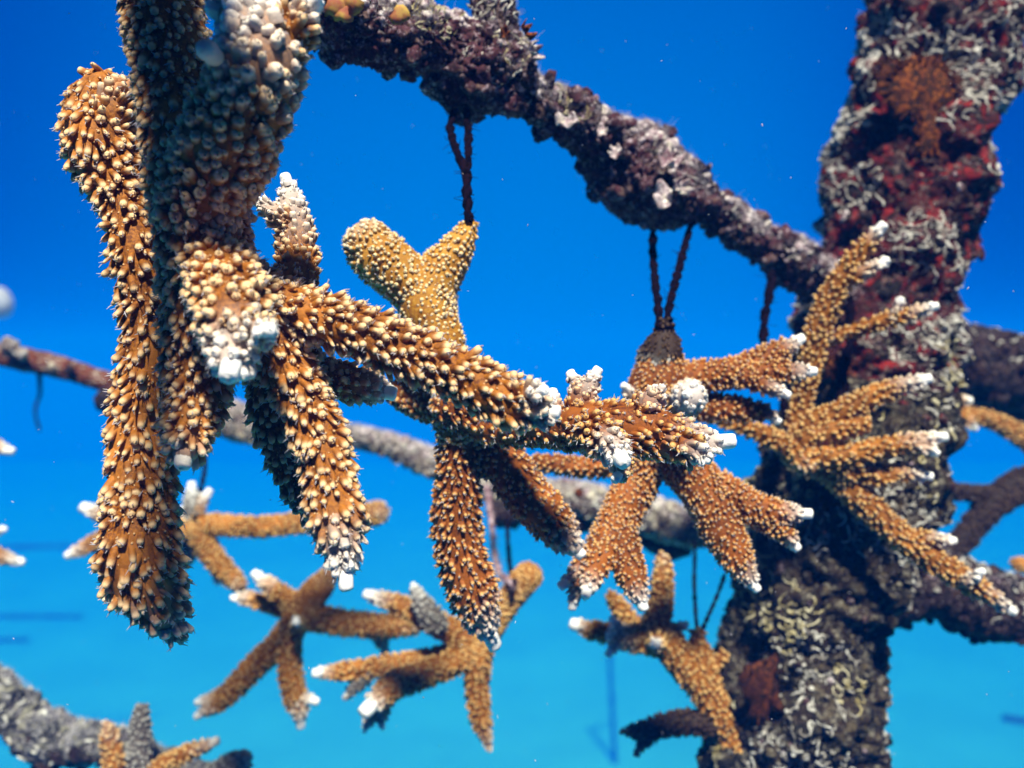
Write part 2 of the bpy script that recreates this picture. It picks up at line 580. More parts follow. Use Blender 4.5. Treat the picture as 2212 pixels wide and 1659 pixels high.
# ------------------------------------------------------------------ encrusted pipes
class Surf:
    def __init__(self, pts, amp, seed, sides=110, step=0.0016, dents=(), base_d=None, rough=(30, 110, 330)):
        rows = np.array([[*P(q[0], q[1], q[3]), q[2] * q[3] / F] for q in pts])
        sp = spline(rows, step)
        self.C, self.R = sp[:, :3], sp[:, 3]
        self.T, self.N, self.B = frames(self.C)
        self.L = np.concatenate([[0], np.cumsum(np.linalg.norm(np.diff(self.C, axis=0), axis=1))])
        self.sides = sides
        ang = np.arange(sides) * 2 * math.pi / sides
        d = self.N[:, None] * np.cos(ang)[:, None] + self.B[:, None] * np.sin(ang)[:, None]
        self.dirs = d
        V = self.C[:, None] + d * self.R[:, None, None]
        rm = float(np.median(self.R))
        disp = amp * (0.20 * rm * fbm(V, rough[0], 3, seed) + 0.12 * rm * fbm(V, rough[1], 3, seed + 7)
                      + 0.0032 * (0.5 - np.abs(fbm(V, rough[2], 3, seed + 13))) + 0.0012 * vnoise(V, 900, seed + 21))
        for (x, y, dd, rad, dep) in dents:
            c = P(x, y, dd)
            q = np.exp(-((V - c) ** 2).sum(-1) / rad ** 2)
            disp -= dep * q
        self.rad = self.R[:, None] + disp
        self.V = self.C[:, None] + d * self.rad[:, :, None]

    def geo(self, lo=0, hi=None):
        G = Geo()
        V = self.V[lo:hi]
        c0 = np.repeat(self.C[:1][:, None], self.sides, 1)
        c1 = np.repeat(self.C[-1:][:, None], self.sides, 1)
        V = np.concatenate(([c0] if lo == 0 else []) + [V] + ([c1] if hi is None else []), 0)
        G.add(V, ring_quads(1, len(V), self.sides))
        return G

    def at(self, s, ph):
        """points, outward normals and tangents for arc length s, angle ph"""
        i = np.clip(np.interp(s, self.L, np.arange(len(self.L))), 0, len(self.L) - 1.001)
        j = (ph / (2 * math.pi) * self.sides) % self.sides
        i0, j0 = i.astype(int), j.astype(int) % self.sides
        fi, fj = (i - i0)[:, None], (j - np.floor(j))[:, None]
        j1 = (j0 + 1) % self.sides
        p = (self.V[i0, j0] * (1 - fi) * (1 - fj) + self.V[i0 + 1, j0] * fi * (1 - fj)
             + self.V[i0, j1] * (1 - fi) * fj + self.V[i0 + 1, j1] * fi * fj)
        return p, unit(self.dirs[i0, j0]), self.T[i0], self.R[i0]


def pick(S, n, rg, x0=None, x1=None):
    s = rg.uniform(0 if x0 is None else x0 * S.L[-1], S.L[-1] if x1 is None else x1 * S.L[-1], n)
    return s, rg.uniform(0, 2 * math.pi, n)


def worms(S, n, rg, length=0.018, r=0.0009, lift=1.0, K=9, x0=None, x1=None, up=None, mask=None, curl=0.9):
    s, ph = pick(S, n, rg, x0, x1)
    p, nn, tt, R = S.at(s, ph)
    keep = np.ones(n, bool)
    if up is not None:
        keep &= rg.random(n) < np.clip(0.5 + up * nn[:, 2], 0, 1)
    if mask is not None:
        keep &= vnoise(p, mask[0], mask[1]) > mask[2]
    s, ph, R = s[keep], ph[keep], R[keep]
    n = len(s)
    h = rg.uniform(0, 2 * math.pi, n)
    dh = rg.normal(0, curl, n)
    seg = length * rg.uniform(.5, 1.3, n) / K
    CC, nrm = [], []
    for k in range(K):
        p, nn, tt, _ = S.at(s, ph)
        CC.append(p)
        nrm.append(nn)
        s = s + np.cos(h) * seg
        ph = ph + np.sin(h) * seg / np.maximum(R, 1e-3)
        h = h + dh * 0.45 + rg.normal(0, .35, n)
    CC, nrm = np.stack(CC, 1), np.stack(nrm, 1)
    rad = r * rg.uniform(.6, 1.35, n)
    wob = np.abs(rg.normal(0.7, .7, (n, K))) * lift
    wob[:, 1:-1] = (wob[:, :-2] + wob[:, 1:-1] + wob[:, 2:]) / 3
    CC = CC + nrm * (rad[:, None] * wob)[:, :, None]
    RR = rad[:, None] * np.array([.35] + [1.0] * (K - 2) + [.3])[None] * rg.uniform(.8, 1.2, (n, K))
    V, Q = tubes(CC, RR, 6)
    G = Geo()
    G.add(V, Q)
    return G


def hairs(S, n, rg, length=0.006, r=0.00012, up=0.8, x0=None, x1=None, mask=None, sides=3, bias=0.4):
    s, ph = pick(S, n, rg, x0, x1)
    p, nn, tt, R = S.at(s, ph)
    keep = rg.random(n) < np.clip(0.25 + up * nn[:, 2], 0.0, 1)
    if mask is not None:
        keep &= vnoise(p, mask[0], mask[1]) > mask[2]
    p, nn = p[keep], nn[keep]
    n = len(p)
    d = unit(nn + rg.normal(0, .45, (n, 3)) + np.array([0, 0, bias]))
    d2 = unit(d + rg.normal(0, .5, (n, 3)))
    ln = length * rg.uniform(.3, 1.3, n)
    C = np.stack([p - d * 0.0005, p + d * (ln * .5)[:, None], p + d * (ln * .5)[:, None] + d2 * (ln * .5)[:, None]], 1)
    V, Q = tubes(C, np.array([r, r * .8, r * .35])[None] * rg.uniform(.7, 1.5, (n, 1)), sides)
    G = Geo()
    G.add(V, Q)
    return G


_th, _ph = np.meshgrid(np.linspace(0, math.pi, 8), np.arange(10) * 2 * math.pi / 10, indexing='ij')
SPH = np.stack([np.sin(_th) * np.cos(_ph), np.sin(_th) * np.sin(_ph), np.cos(_th)], -1)


def blobs(S, n, rg, size=(.002, .006), x0=None, x1=None, mask=None, rough=0.35, flat=0.8, up=None, off=0.5):
    s, ph = pick(S, n, rg, x0, x1)
    p, nn, tt, R = S.at(s, ph)
    keep = np.ones(n, bool)
    if mask is not None:
        keep &= vnoise(p, mask[0], mask[1]) > mask[2]
    if up is not None:
        keep &= rg.random(n) < np.clip(off + up * nn[:, 2], 0, 1)
    p, nn = p[keep], nn[keep]
    n = len(p)
    sz = size[0] + (size[1] - size[0]) * rg.random(n) ** 2
    A = unit(np.cross(nn, rg.normal(0, 1, (n, 3))))
    Bv = np.cross(nn, A)
    q = SPH[None] * (rg.uniform(.6, 1.2, (n, 1, 1, 3)) * np.array([1, 1, flat]))
    loc = A[:, None, None] * q[..., 0:1] + Bv[:, None, None] * q[..., 1:2] + nn[:, None, None] * q[..., 2:3]
    V = p[:, None, None] + loc * sz[:, None, None, None]
    nz = fbm(V, 260, 3, int(rg.integers(1000)))
    V = p[:, None, None] + loc * (sz[:, None, None] * (1 + rough * 2 * nz))[..., None]
    G = Geo()
    G.add(V, ring_quads(n, 8, 10))
    return G


def shell(p, nrm, size, rg, ruffle=0.35, cup=0.5):
    """ruffled open shell: two skins joined at a wavy rim"""
    nrm = unit(nrm)
    A = unit(np.cross(nrm, rg.normal(0, 1, 3)))
    Bv = np.cross(nrm, A)
    n, rings = 26, 6
    a = np.arange(n) * 2 * math.pi / n
    k1, k2, f = rg.uniform(0, 6, 2).tolist() + [rg.integers(4, 7)]
    V = []
    prof = list(np.linspace(0.02, 1, rings)) + list(np.linspace(1, 0.02, rings))
    for i, u in enumerate(prof):
        R_ = u * size * (1 + 0.20 * np.sin(2 * a + k1) + 0.07 * np.sin(f * a + k2) * u)
        z = cup * size * u ** 2 + ruffle * size * 0.5 * u ** 2 * np.sin(f * a + k2) - (0 if i < rings else size * 0.10)
        V.append(p + A * (R_ * np.cos(a))[:, None] + Bv * (R_ * np.sin(a))[:, None] * 0.85 + nrm * z[:, None])
    G = Geo()
    G.add(np.array(V), ring_quads(1, 2 * rings, n))
    return G


def line(label, pts, r=0.0011, knots=(), mat='line', group='fouled lines the corals hang from', strands=None, lumps=0.35, seed=1, fuzz=0, name='hanging_line'):
    """a thin rope; pts = list of strands, each [(x,y,d)...]; twisted and lumpy with growth"""
    rg = np.random.default_rng(seed)
    G = Geo()
    first = None
    hair = []
    for sd in pts:
        rows = [[*P(x, y, d), r] for x, y, d in sd]
        sp = spline(rows, r * 0.7)
        C = sp[:, :3]
        if first is None:
            first = C[0].copy()
        T, N, B = frames(C)
        s = np.arange(len(C)) * 0.62
        for ph in (0, math.pi):
            off = r * 0.55
            Ck = C + (N * np.cos(s * .55 + ph)[:, None] + B * np.sin(s * .55 + ph)[:, None]) * off
            Rk = r * (1.0 + lumps * np.clip(fbm(Ck, 420, 3, seed) * 2.2, -0.6, 1.4))
            V, Q = tubes(Ck[None], Rk[None], 8)
            G.add(V, Q)
        hair.append((C, N, B))
    if fuzz:
        for C, N, B in hair:
            i = rg.integers(0, len(C), fuzz)
            a = rg.uniform(0, 6.28, fuzz)
            d = unit(N[i] * np.cos(a)[:, None] + B[i] * np.sin(a)[:, None] + rg.normal(0, .3, (fuzz, 3)))
            ln = r * rg.uniform(1.5, 4.0, fuzz)
            Cc = np.stack([C[i], C[i] + d * (ln * .6)[:, None], C[i] + (d + rg.normal(0, .25, (fuzz, 3))) * ln[:, None]], 1)
            V, Q = tubes(Cc, np.array([[.00022, .00018, .00008]]) * np.ones((fuzz, 1)), 3)
            G.add(V, Q)
    for x, y, d, rr, turns in knots:          # turns of line bound round the coral
        t = np.linspace(0, 1, 26 * turns)
        a = t * turns * 2 * math.pi
        c = P(x, y, d)
        C = c + RT * (np.cos(a) * rr)[:, None] - FWD * (np.sin(a) * rr)[:, None] + UP * ((t - .5) * turns * r * 1.7 + .3 * rr * np.sin(a + x))[:, None]
        V, Q = tubes(C[None], (r * (0.9 + .5 * fbm(C, 420, 3, seed)))[None], 7)
        G.add(V, Q)
    o = G.build(name, M[mat], None, first)
    return tag(o, label, 'line', group)


M['line'].node_tree.nodes['Principled BSDF'].inputs['Specular IOR Level'].default_value = 0.03
M['line'].node_tree.nodes['Principled BSDF'].inputs['Roughness'].default_value = 0.95
# ------------------------------------------------------------------ the water's setting: sand floor
def seabed():
    n = 160
    u = np.linspace(-1, 1, n)
    g = np.sign(u) * np.abs(u) ** 2.2 * 60
    h_ = -1 + 66 * np.linspace(0, 1, n) ** 1.6
    X, Y = np.meshgrid(g, h_, indexing='ij')
    Pz = np.stack([X, Y, np.zeros_like(X)], -1)
    Z = 0.18 * fbm(Pz, 0.12, 3, 5) + 0.03 * fbm(Pz, 1.1, 3, 9)
    V = np.stack([X, Y, Z], -1)
    i = np.arange(n - 1)
    a = (i[:, None] * n + i[None, :])
    Q = np.stack([a, a + n, a + n + 1, a + 1], -1).reshape(-1, 4)
    G = Geo()
    G.add(V, Q)
    m, nn, l, b = new_mat('sand')
    co = nn.new('ShaderNodeTexCoord').outputs['Object']
    c = mix_node(nn, l, ramp_of(nn, l, noise(nn, l, 0.35, 5, 0.6, co), 0.35, 0.7), (0.15, 0.46, 0.31), (0.19, 0.55, 0.38))
    l.new(c, b.inputs['Base Color'])
    b.inputs['Roughness'].default_value = 0.95
    tag(G.build('seabed', m), kind='structure')


seabed()

# ------------------------------------------------------------------ the nursery frame: trunk and arms
FRAME_AT = P(1700, 1900, .60)
frame = empty('coral_nursery_frame', FRAME_AT, 'encrusted underwater frame, a thick leaning trunk at right with arms the corals hang from', 'frame')


def crusty(name, S, mat, layers=(), parent=frame, at=FRAME_AT, part=(0, None)):
    root = S.geo(*part).build(name, M[mat], parent, at)
    for nm, G, mm in layers:
        if G.n:
            o = G.build(nm, M[mm], root, at)
            o['kind'] = 'stuff'
    return root


r1 = np.random.default_rng(3)
TR = Surf([(2052, -120, 165, .66), (2035, 0, 163, .655), (2020, 100, 162, .65), (1985, 220, 148, .645), (1978, 330, 152, .64), (1945, 460, 148, .635),
           (1925, 580, 146, .63), (1888, 720, 150, .625), (1862, 860, 158, .62), (1862, 980, 182, .61), (1830, 1080, 182, .605),
           (1772, 1200, 160, .60), (1758, 1320, 155, .60), (1736, 1450, 162, .60), (1716, 1560, 172, .60), (1706, 1700, 172, .60), (1690, 1860, 172, .60)],
          1.7, 4, 200, 0.0017, dents=[(1975, 165, .59, .032, .024), (1700, 1250, .56, .022, .010), (1640, 1480, .555, .022, .012)], rough=(26, 85, 260))
L_TOP = [('worm_tubes', worms(TR, 4200, r1, .011, .00055, 2.2, x0=0, x1=.45, mask=(26, 2, 0.18), curl=1.4), 'worm'),
         ('worm_tubes', worms(TR, 1100, r1, .016, .00075, 1.6, x0=.12, x1=.28, mask=(30, 4, 0.10), curl=1.4), 'worm'),
         ('worm_tubes', worms(TR, 5000, r1, .010, .00055, 2.4, x0=.40, x1=1, mask=(26, 8, .14), curl=1.4), 'worm'),
         ('worm_tubes', worms(TR, 3000, r1, .012, .00060, 2.4, x0=.45, x1=1, mask=(24, 5, .16), curl=1.4), 'wormy'),
         ('crust_knobs', blobs(TR, 900, r1, (.0010, .0055), mask=(50, 3, 0), x1=.6, rough=.7, flat=.5), 'trunk'),
         ('crust_knobs', blobs(TR, 500, r1, (.0010, .0036), mask=(40, 13, .05)), 'arm'),
         ('crust_knobs', blobs(TR, 600, r1, (.0010, .0055), x0=.45, mask=(50, 7, -.1), rough=.7, flat=.5), 'olive'),
         ('crust_knobs', blobs(TR, 350, r1, (.0008, .0034), x0=.1, mask=(34, 17, .12), rough=.7), 'pale'),
         ('algae_turf', hairs(TR, 12000, r1, .004, .00014, .3, mask=(50, 12, 0)), 'fluff')]
kcut = int(len(TR.V) * .52)
trunk = crusty('trunk', TR, 'trunk', L_TOP, part=(0, kcut + 1))
TR.geo(kcut, None).build('lower_crust', M['olive'], trunk, FRAME_AT)


def sponge_pad(parent, org, x, y, d, rx, ry, seed, mat='sponge', spikes=70, thick=.006):
    rg = np.random.default_rng(seed)
    n, rings = 40, 12
    a = np.arange(n) * 2 * math.pi / n
    V = []
    for i in range(rings + 1):
        u = math.sin(i / rings * math.pi / 2)
        z = math.cos(i / rings * math.pi / 2)
        e = 1 + 0.55 * u * vnoise(np.stack([np.cos(a) * 1.7, np.sin(a) * 1.7, np.full(n, seed * .7)], -1), 2.2, seed)
        px = x + rx * u * e * np.cos(a)
        py = y + ry * u * e * np.sin(a)
        V.append(np.array([P(px[k], py[k], d + .004 - z * thick) for k in range(n)]))
    V = np.array(V)
    V = V + (fbm(V, 300, 3, seed) * 0.0018)[..., None] * np.array([0, -1, .2])
    G = Geo()
    G.add(V, ring_quads(1, rings + 1, n))
    k = spikes
    aa = rg.uniform(0, 6.28, k)
    u = rg.uniform(.75, 1.0, k)
    st = np.array([P(x + rx * u[i] * math.cos(aa[i]), y + ry * u[i] * math.sin(aa[i]), d) for i in range(k)])
    dr = unit(RT * np.cos(aa)[:, None] - UP * np.sin(aa)[:, None] - FWD * .5 + rg.normal(0, .3, (k, 3)))
    ln = rg.uniform(.003, .009, k)
    C = st[:, None] + dr[:, None] * (ln[:, None] * np.array([0, .5, 1.0]))[:, :, None]
    Vt, Q = tubes(C, np.array([[.0009, .0007, .0002]]) * np.ones((k, 1)), 5)
    G.add(Vt, Q)
    return G.build('sponge', M[mat], parent, org)


sponge_pad(trunk, FRAME_AT, 1990, 190, .592, 85, 62, 3)
sponge_pad(trunk, FRAME_AT, 2012, 285, .590, 30, 60, 4, spikes=20)
sponge_pad(trunk, FRAME_AT, 1950, 150, .596, 60, 30, 14, 'spongedark', 30)
sponge_pad(trunk, FRAME_AT, 2110, 55, .605, 50, 20, 5, 'sponge', 10)
sponge_pad(trunk, FRAME_AT, 1800, 1095, .545, 34, 60, 6, 'spongedark', 6)
sponge_pad(trunk, FRAME_AT, 1650, 1490, .548, 42, 66, 7, 'spongedark', 6)
sponge_pad(trunk, FRAME_AT, 1812, 790, .568, 28, 26, 8, spikes=20)

AR = Surf([(-420, -1050, 50, .25), (-40, -700, 60, .30), (290, -330, 66, .345), (560, -60, 68, .385), (640, 0, 64, .40), (740, 46, 68, .415), (860, 80, 66, .43), (945, 92, 62, .445),
           (1000, 135, 92, .455), (1065, 160, 82, .46), (1125, 206, 42, .47), (1180, 232, 36, .48), (1240, 272, 46, .49), (1300, 310, 48, .50), (1360, 365, 88, .515), (1430, 405, 84, .525),
           (1490, 425, 44, .54), (1540, 452, 28, .545), (1590, 490, 38, .555), (1650, 530, 30, .57), (1700, 560, 42, .575), (1760, 600, 32, .59), (1860, 660, 38, .61)],
          2.0, 9, 140, 0.0012, rough=(45, 130, 260))
L_ARM = [('crust_knobs', blobs(AR, 15000, r1, (.0005, .0022), x0=.35, up=2.6, off=-.75, mask=(55, 61, -.45), rough=.6), 'pale'),
         ('crust_knobs', blobs(AR, 1500, r1, (.0010, .0040), x0=.35, up=1.2, mask=(50, 51, -.3)), 'pale'),
         ('worm_tubes', worms(AR, 700, r1, .008, .00036, 2.2, x0=.38, x1=1, up=.5, mask=(60, 21, -.05)), 'worm'),
         ('worm_tubes', worms(AR, 1100, r1, .010, .00030, 3.0, x0=.40, x1=.58, up=.6, mask=(45, 6, -.1)), 'wormy'),
         ('crust_knobs', blobs(AR, 800, r1, (.0012, .0065), x0=.35, mask=(60, 31, -.2), rough=.6), 'arm'),
         ('algae_turf', hairs(AR, 90000, r1, .0036, .00011, .75, x0=.36, mask=(40, 41, -.25), bias=.2), 'fluff'),
         ('algae_turf', hairs(AR, 700, r1, .011, .00009, .9, x0=.40, mask=(40, 43, .1)), 'fluff')]
arm = crusty('arm', AR, 'arm', L_ARM)
ST = Surf([(1085, 120, 46, .455), (1072, 60, 44, .452), (1062, 0, 40, .45), (1055, -60, 40, .45)], 1.2, 15, 60, .0014)
g = ST.geo()
g.build('stub', M['arm'], arm, FRAME_AT)
hairs(ST, 1800, r1, .0035, .00012, .7).build('algae_turf', M['fluff'], arm, FRAME_AT)['kind'] = 'stuff'
worms(ST, 120, r1, .010, .0005, 1.8).build('worm_tubes', M['worm'], arm, FRAME_AT)['kind'] = 'stuff'
for (x, y, d, sz, mm, nr, cp) in [
                              (1442, 352, .485, .0085, 'pale', (.3, -1, .9), .5), (1432, 425, .482, .0080, 'pale', (-.2, -1, .2), .3),
                              (1468, 405, .49, .0070, 'pale', (.8, -1, .2), .4), (1135, 70, .43, .0055, 'sponge', (1, -.5, .5), .5),
                              (1148, 112, .445, .0060, 'pale', (1, -.6, .1), .6), (1090, 75, .42, .0036, 'sponge', (.2, -1, .2), .6),
                              (1515, 372, .52, .0060, 'arm', (.3, -.4, 1), .8), (1225, 262, .455, .0065, 'pale', (-.2, -1, .5), .2),
                              (1300, 285, .475, .0045, 'pale', (0, -1, .6), .3), (1330, 330, .48, .0050, 'pale', (-.4, -1, .4), .3)]:
    shell(P(x, y, d), np.array(nr, float), sz * .85, r1, .9, cp).build('oyster_shell', M[mm], arm, FRAME_AT)

for x, y, sz in ((725, 14, .0060), (742, 30, .0045), (758, 8, .0050), (862, 30, .0040)):
    c = P(x, y, .396)
    V = c + SPH * sz * (1 + .7 * fbm(SPH, 2.3, 4, x)[..., None]) * np.array([1, .7, 1])
    V = V + (fbm(V, 420, 3, 4) * .0016)[..., None]
    g = Geo(); g.add(V, ring_quads(1, 8, 10)); g.build('yellow_crust', M['shelly'], arm, FRAME_AT)

BP = Surf([(-160, 715, 23, .86), (-40, 755, 23, .86), (100, 787, 21, .855), (180, 808, 20, .85), (250, 832, 21, .85), (350, 862, 22, .845), (440, 880, 27, .84), (520, 915, 37, .835),
           (600, 932, 27, .83), (700, 938, 21, .825), (770, 946, 19, .82), (850, 966, 20, .815), (930, 1000, 27, .81), (1020, 1035, 28, .80), (1100, 1065, 39, .79),
           (1180, 1070, 30, .78), (1250, 1080, 34, .77), (1340, 1100, 31, .76), (1450, 1132, 41, .75), (1560, 1150, 35, .73), (1700, 1170, 35, .70)],
          0.9, 23, 80, .0022, rough=(30, 110, 300))
L_B = [('crust_knobs', blobs(BP, 4000, r1, (.0010, .0036), x0=.33, up=2.6, off=-.9, rough=.6), 'pale'),
       ('algae_turf', hairs(BP, 26000, r1, .0045, .0002, .8, x0=.33), 'fluff'),
       ('crust_knobs', blobs(BP, 500, r1, (.0015, .0055), x0=.3), 'pipe_back'),
       ('worm_tubes', worms(BP, 350, r1, .012, .0008, 1.5, x0=.3), 'worm')]
G = BP.geo()
ns = len(BP.V)
# rust-brown clean stretch at the left, pale crusted rest: butted at the same ring
cut = int(ns * .28)
root = None
for lo, hi, nm, mm in ((cut, ns, 'arm', 'pipe_back'), (0, cut + 1, 'bare_pipe', 'rusty')):
    g = Geo()
    g.add(BP.V[lo:hi], ring_quads(1, hi - lo, BP.sides))
    o = g.build(nm, M[mm], root or frame, FRAME_AT)
    root = root or o
for nm, G, mm in L_B:
    G.build(nm, M[mm], root, FRAME_AT)['kind'] = 'stuff'
for x, y, sz in [(20, 750, .009), (45, 765, .007), (230, 865, .010), (110, 795, .005), (150, 800, .005)]:
    S_ = np.random.default_rng(int(x))
    c = P(x, y, .835)
    V = c + SPH * sz * (1 + .5 * fbm(SPH, 2.0, 3, x)[..., None])
    g = Geo()
    g.add(V, ring_quads(1, 8, 10))
    g.build('crust_knob', M['pipe_back' if y < 800 else 'dark'], root, FRAME_AT)
for x, y, sz in [(1095, 1110, .016), (1250, 1120, .014), (1450, 1165, .020), (1400, 1150, .014), (1500, 1150, .014)]:
    c = P(x, y, .775)
    V = c + SPH * sz * (1 + .5 * fbm(SPH, 2.0, 3, x)[..., None]) * np.array([1.2, 1, .8])
    V = V + (fbm(V, 200, 3, 4) * .003)[..., None]
    g = Geo()
    g.add(V, ring_quads(1, 8, 10))
    g.build('crust_knob', M['dark'], root, FRAME_AT)
c = P(1322 - 10, 1090, .735)
V = P(1250, 1065, .735) + SPH * .0042
g = Geo(); g.add(V, ring_quads(1, 8, 10)); g.build('sponge', M['sponge'], root, FRAME_AT)

LR = Surf([(1740, 1235, 70, .625), (1820, 1250, 72, .63), (1920, 1272, 74, .635), (2030, 1262, 68, .64), (2130, 1308, 76, .645), (2240, 1320, 62, .65), (2420, 1340, 60, .66)],
          1.0, 33, 100, .0017, rough=(35, 110, 320))
crusty('arm', LR, 'dark', [('crust_knobs', blobs(LR, 500, r1, (.0015, .005)), 'dark'), ('crust_knobs', blobs(LR, 200, r1, (.0012, .004), up=1.0), 'arm'),
        ('worm_tubes', worms(LR, 350, r1, .010, .0006, 1.5, up=.9), 'worm'), ('algae_turf', hairs(LR, 9000, r1, .003, .00014, .6), 'fluff')])
RR_ = Surf([(1930, 740, 50, .80), (2040, 765, 66, .81), (2100, 790, 84, .82), (2165, 812, 92, .83), (2250, 850, 84, .84), (2420, 900, 80, .86)],
           1.1, 43, 90, .002, rough=(35, 110, 320))
crusty('arm', RR_, 'dark', [('crust_knobs', blobs(RR_, 500, r1, (.002, .008)), 'dark'), ('sponge_growth', blobs(RR_, 160, r1, (.002, .007), up=1.0, mask=(30, 2, .1)), 'sponge'),
        ('worm_tubes', worms(RR_, 300, r1, .012, .0009, 1.5, up=.8), 'worm')])
LL = Surf([(-120, 1448, 39, .66), (0, 1493, 33, .66), (60, 1563, 44, .66), (105, 1598, 52, .66), (150, 1608, 41, .66), (215, 1608, 30, .64), (260, 1618, 28, .64), (420, 1698, 36, .65), (560, 1758, 41, .66)],
          1.0, 53, 90, .0018, rough=(35, 110, 320))
cpipe = empty('encrusted_pipe', LL.C[0], 'blurred whitish lumpy pipe in the bottom left corner', 'pipe')
crusty('crust', LL, 'grey', parent=cpipe, at=LL.C[0], layers=[('crust_knobs', blobs(LL, 500, r1, (.002, .008), up=.6), 'grey'), ('crust_knobs', blobs(LL, 300, r1, (.002, .008), up=-.9), 'dark'),
        ('worm_tubes', worms(LL, 400, r1, .012, .001, 1.5, up=.3), 'worm'), ('algae_turf', hairs(LL, 9000, r1, .005, .0002, .8), 'fluff')])

# ------------------------------------------------------------------ corals
GF = 'staghorn corals hung from the frame'
D = .31
coral('largest coral, nearest at left, with a thick dark forked trunk and long drooping branches', M['front'], D, [
    ([(345, -150, 86, .325), (350, 0, 84, .318), (368, 120, 80, .312), (385, 240, 82, .308), (410, 360, 92, .305), (430, 450, 98, .305), (445, 560, 96, .308), (440, 680, 84, .312), (430, 780, 74, .312), (425, 860, 66, .31), (410, 925, 52, .305), (400, 975, 30, .30)], dict(wl=.010, tw=.55)),
    ([(432, 440, 90, .30), (478, 340, 98, .292), (525, 240, 98, .285), (552, 150, 96, .28), (560, 90, 84, .277), (530, 50, 64, .275), (500, 10, 44, .273)], dict(sp=.0042, tw=1.0, wl=.040, cr=.0016, cl=.0036, lean=.7, bw=.5, tip=False)),
    ([(590, 120, 52, .28), (630, 70, 42, .279), (655, 35, 28, .278), (668, 18, 22, .277)], dict(tipr=.0040, wl=.009, tl=.7)),
    ([(462, 122, 22, .262), (452, 112, 25, .259), (446, 107, 25, .257)], dict(wl=.03, tent=0, bare=1, tip=False)),
    ([(214, 186, 34, .345), (208, 212, 56, .345), (210, 246, 68, .345), (222, 320, 78, .342), (258, 395, 62, .34), (282, 470, 50, .335), (300, 560, 54, .33), (315, 650, 50, .33), (322, 760, 54, .33), (312, 850, 62, .33), (302, 930, 62, .33), (304, 1070, 72, .325), (302, 1160, 80, .32), (305, 1220, 80, .32), (325, 1270, 70, .32), (352, 1318, 50, .322), (378, 1358, 24, .325)], dict(sp=.0043, cl=.0046, cr=.0012, wl=.026, tw=.35, tip=False)),
    ([(345, -150, 60, .325), (352, -60, 66, .315, .07), (368, 120, 84, .31, .13), (400, 260, 88, .305, .13), (455, 400, 76, .30, .135), (470, 510, 64, .30, .14)], dict(tip=False)),  # unseen branch above the view, added to shade the forked trunk
    ([(555, 440, 40, .289, .125), (505, 510, 56, .292, .13), (490, 560, 50, .292, .132)], dict(tip=False)),  # unseen branch, added to shade the lower fork and top of the stub
    ([(400, 300, 50, .31, .16), (385, 480, 56, .31, .18), (375, 640, 64, .312, .20), (362, 780, 56, .312, .21), (352, 900, 48, .312, .225), (358, 1000, 46, .312, .235), (378, 1150, 46, .315, .255), (385, 1300, 70, .32, .275), (380, 1380, 60, .32, .285)], dict(tip=False)),  # unseen branch, added to shade the long left branch
    ([(285, 1180, 50, .345), (265, 1250, 38, .345), (255, 1295, 16, .345)], dict(tw=.3, tip=False)),
    ([(235, 250, 48, .34), (262, 205, 34, .34), (275, 196, 24, .34)], dict(tip=False, tw=.2)),
    ([(474, 578, 70, .294), (494, 635, 76, .283), (507, 690, 72, .274), (510, 738, 60, .269), (505, 772, 41, .264), (500, 790, 24, .261)], dict(tipr=.0037, wl=.024, tw=1.0, cr=.0013, lean=.6, sp=.0041)),
    ([(540, 715, 26, .268), (560, 714, 22, .262), (572, 713, 17, .259)], dict(tipr=.0027, wl=.014, tent=1)),
    ([(500, 620, 74, .32), (600, 662, 58, .315), (708, 692, 54, .31), (816, 733, 54, .306), (924, 778, 52, .302), (1032, 833, 50, .298), (1100, 868, 47, .296), (1148, 884, 36, .294), (1175, 888, 24, .293)], dict(wl=.012, tw=.9, tipr=.0022)),
    ([(1130, 860, 20, .292), (1155, 848, 15, .288), (1166, 845, 12, .286)], dict(tw=.9, tipr=.002, wl=.008)),
    ([(640, 655, 48, .330), (642, 560, 44, .343), (636, 490, 38, .345), (627, 430, 26, .346), (620, 398, 13, .346)], dict(wl=.032, tw=1.0, sp=.0036, cr=.0009, cl=.0026)),
    ([(620, 480, 26, .342), (585, 455, 20, .340), (558, 437, 12, .339)], dict(wl=.018, sp=.0034, cr=.0008, cl=.0024)),
    ([(590, 700, 70, .318), (622, 780, 60, .315), (655, 860, 54, .312), (690, 940, 54, .308), (712, 1035, 50, .304), (724, 1100, 54, .30), (734, 1160, 48, .298), (742, 1210, 30, .297), (745, 1236, 18, .296)], dict(wl=.024, tw=1.0, tipr=.0027, tl=1.3, cl=.0040)),
    ([(570, 740, 44, .345), (590, 880, 46, .35), (622, 980, 42, .352), (652, 1060, 32, .354), (668, 1110, 20, .355)], dict(tw=.2)),
    ([(640, 790, 40, .33), (708, 815, 40, .33), (780, 832, 38, .33), (822, 843, 22, .33)], dict(wl=.014, tw=.7, sp=.0038, cl=.0026)),
], GF, dict(rs=.93, tent=2))

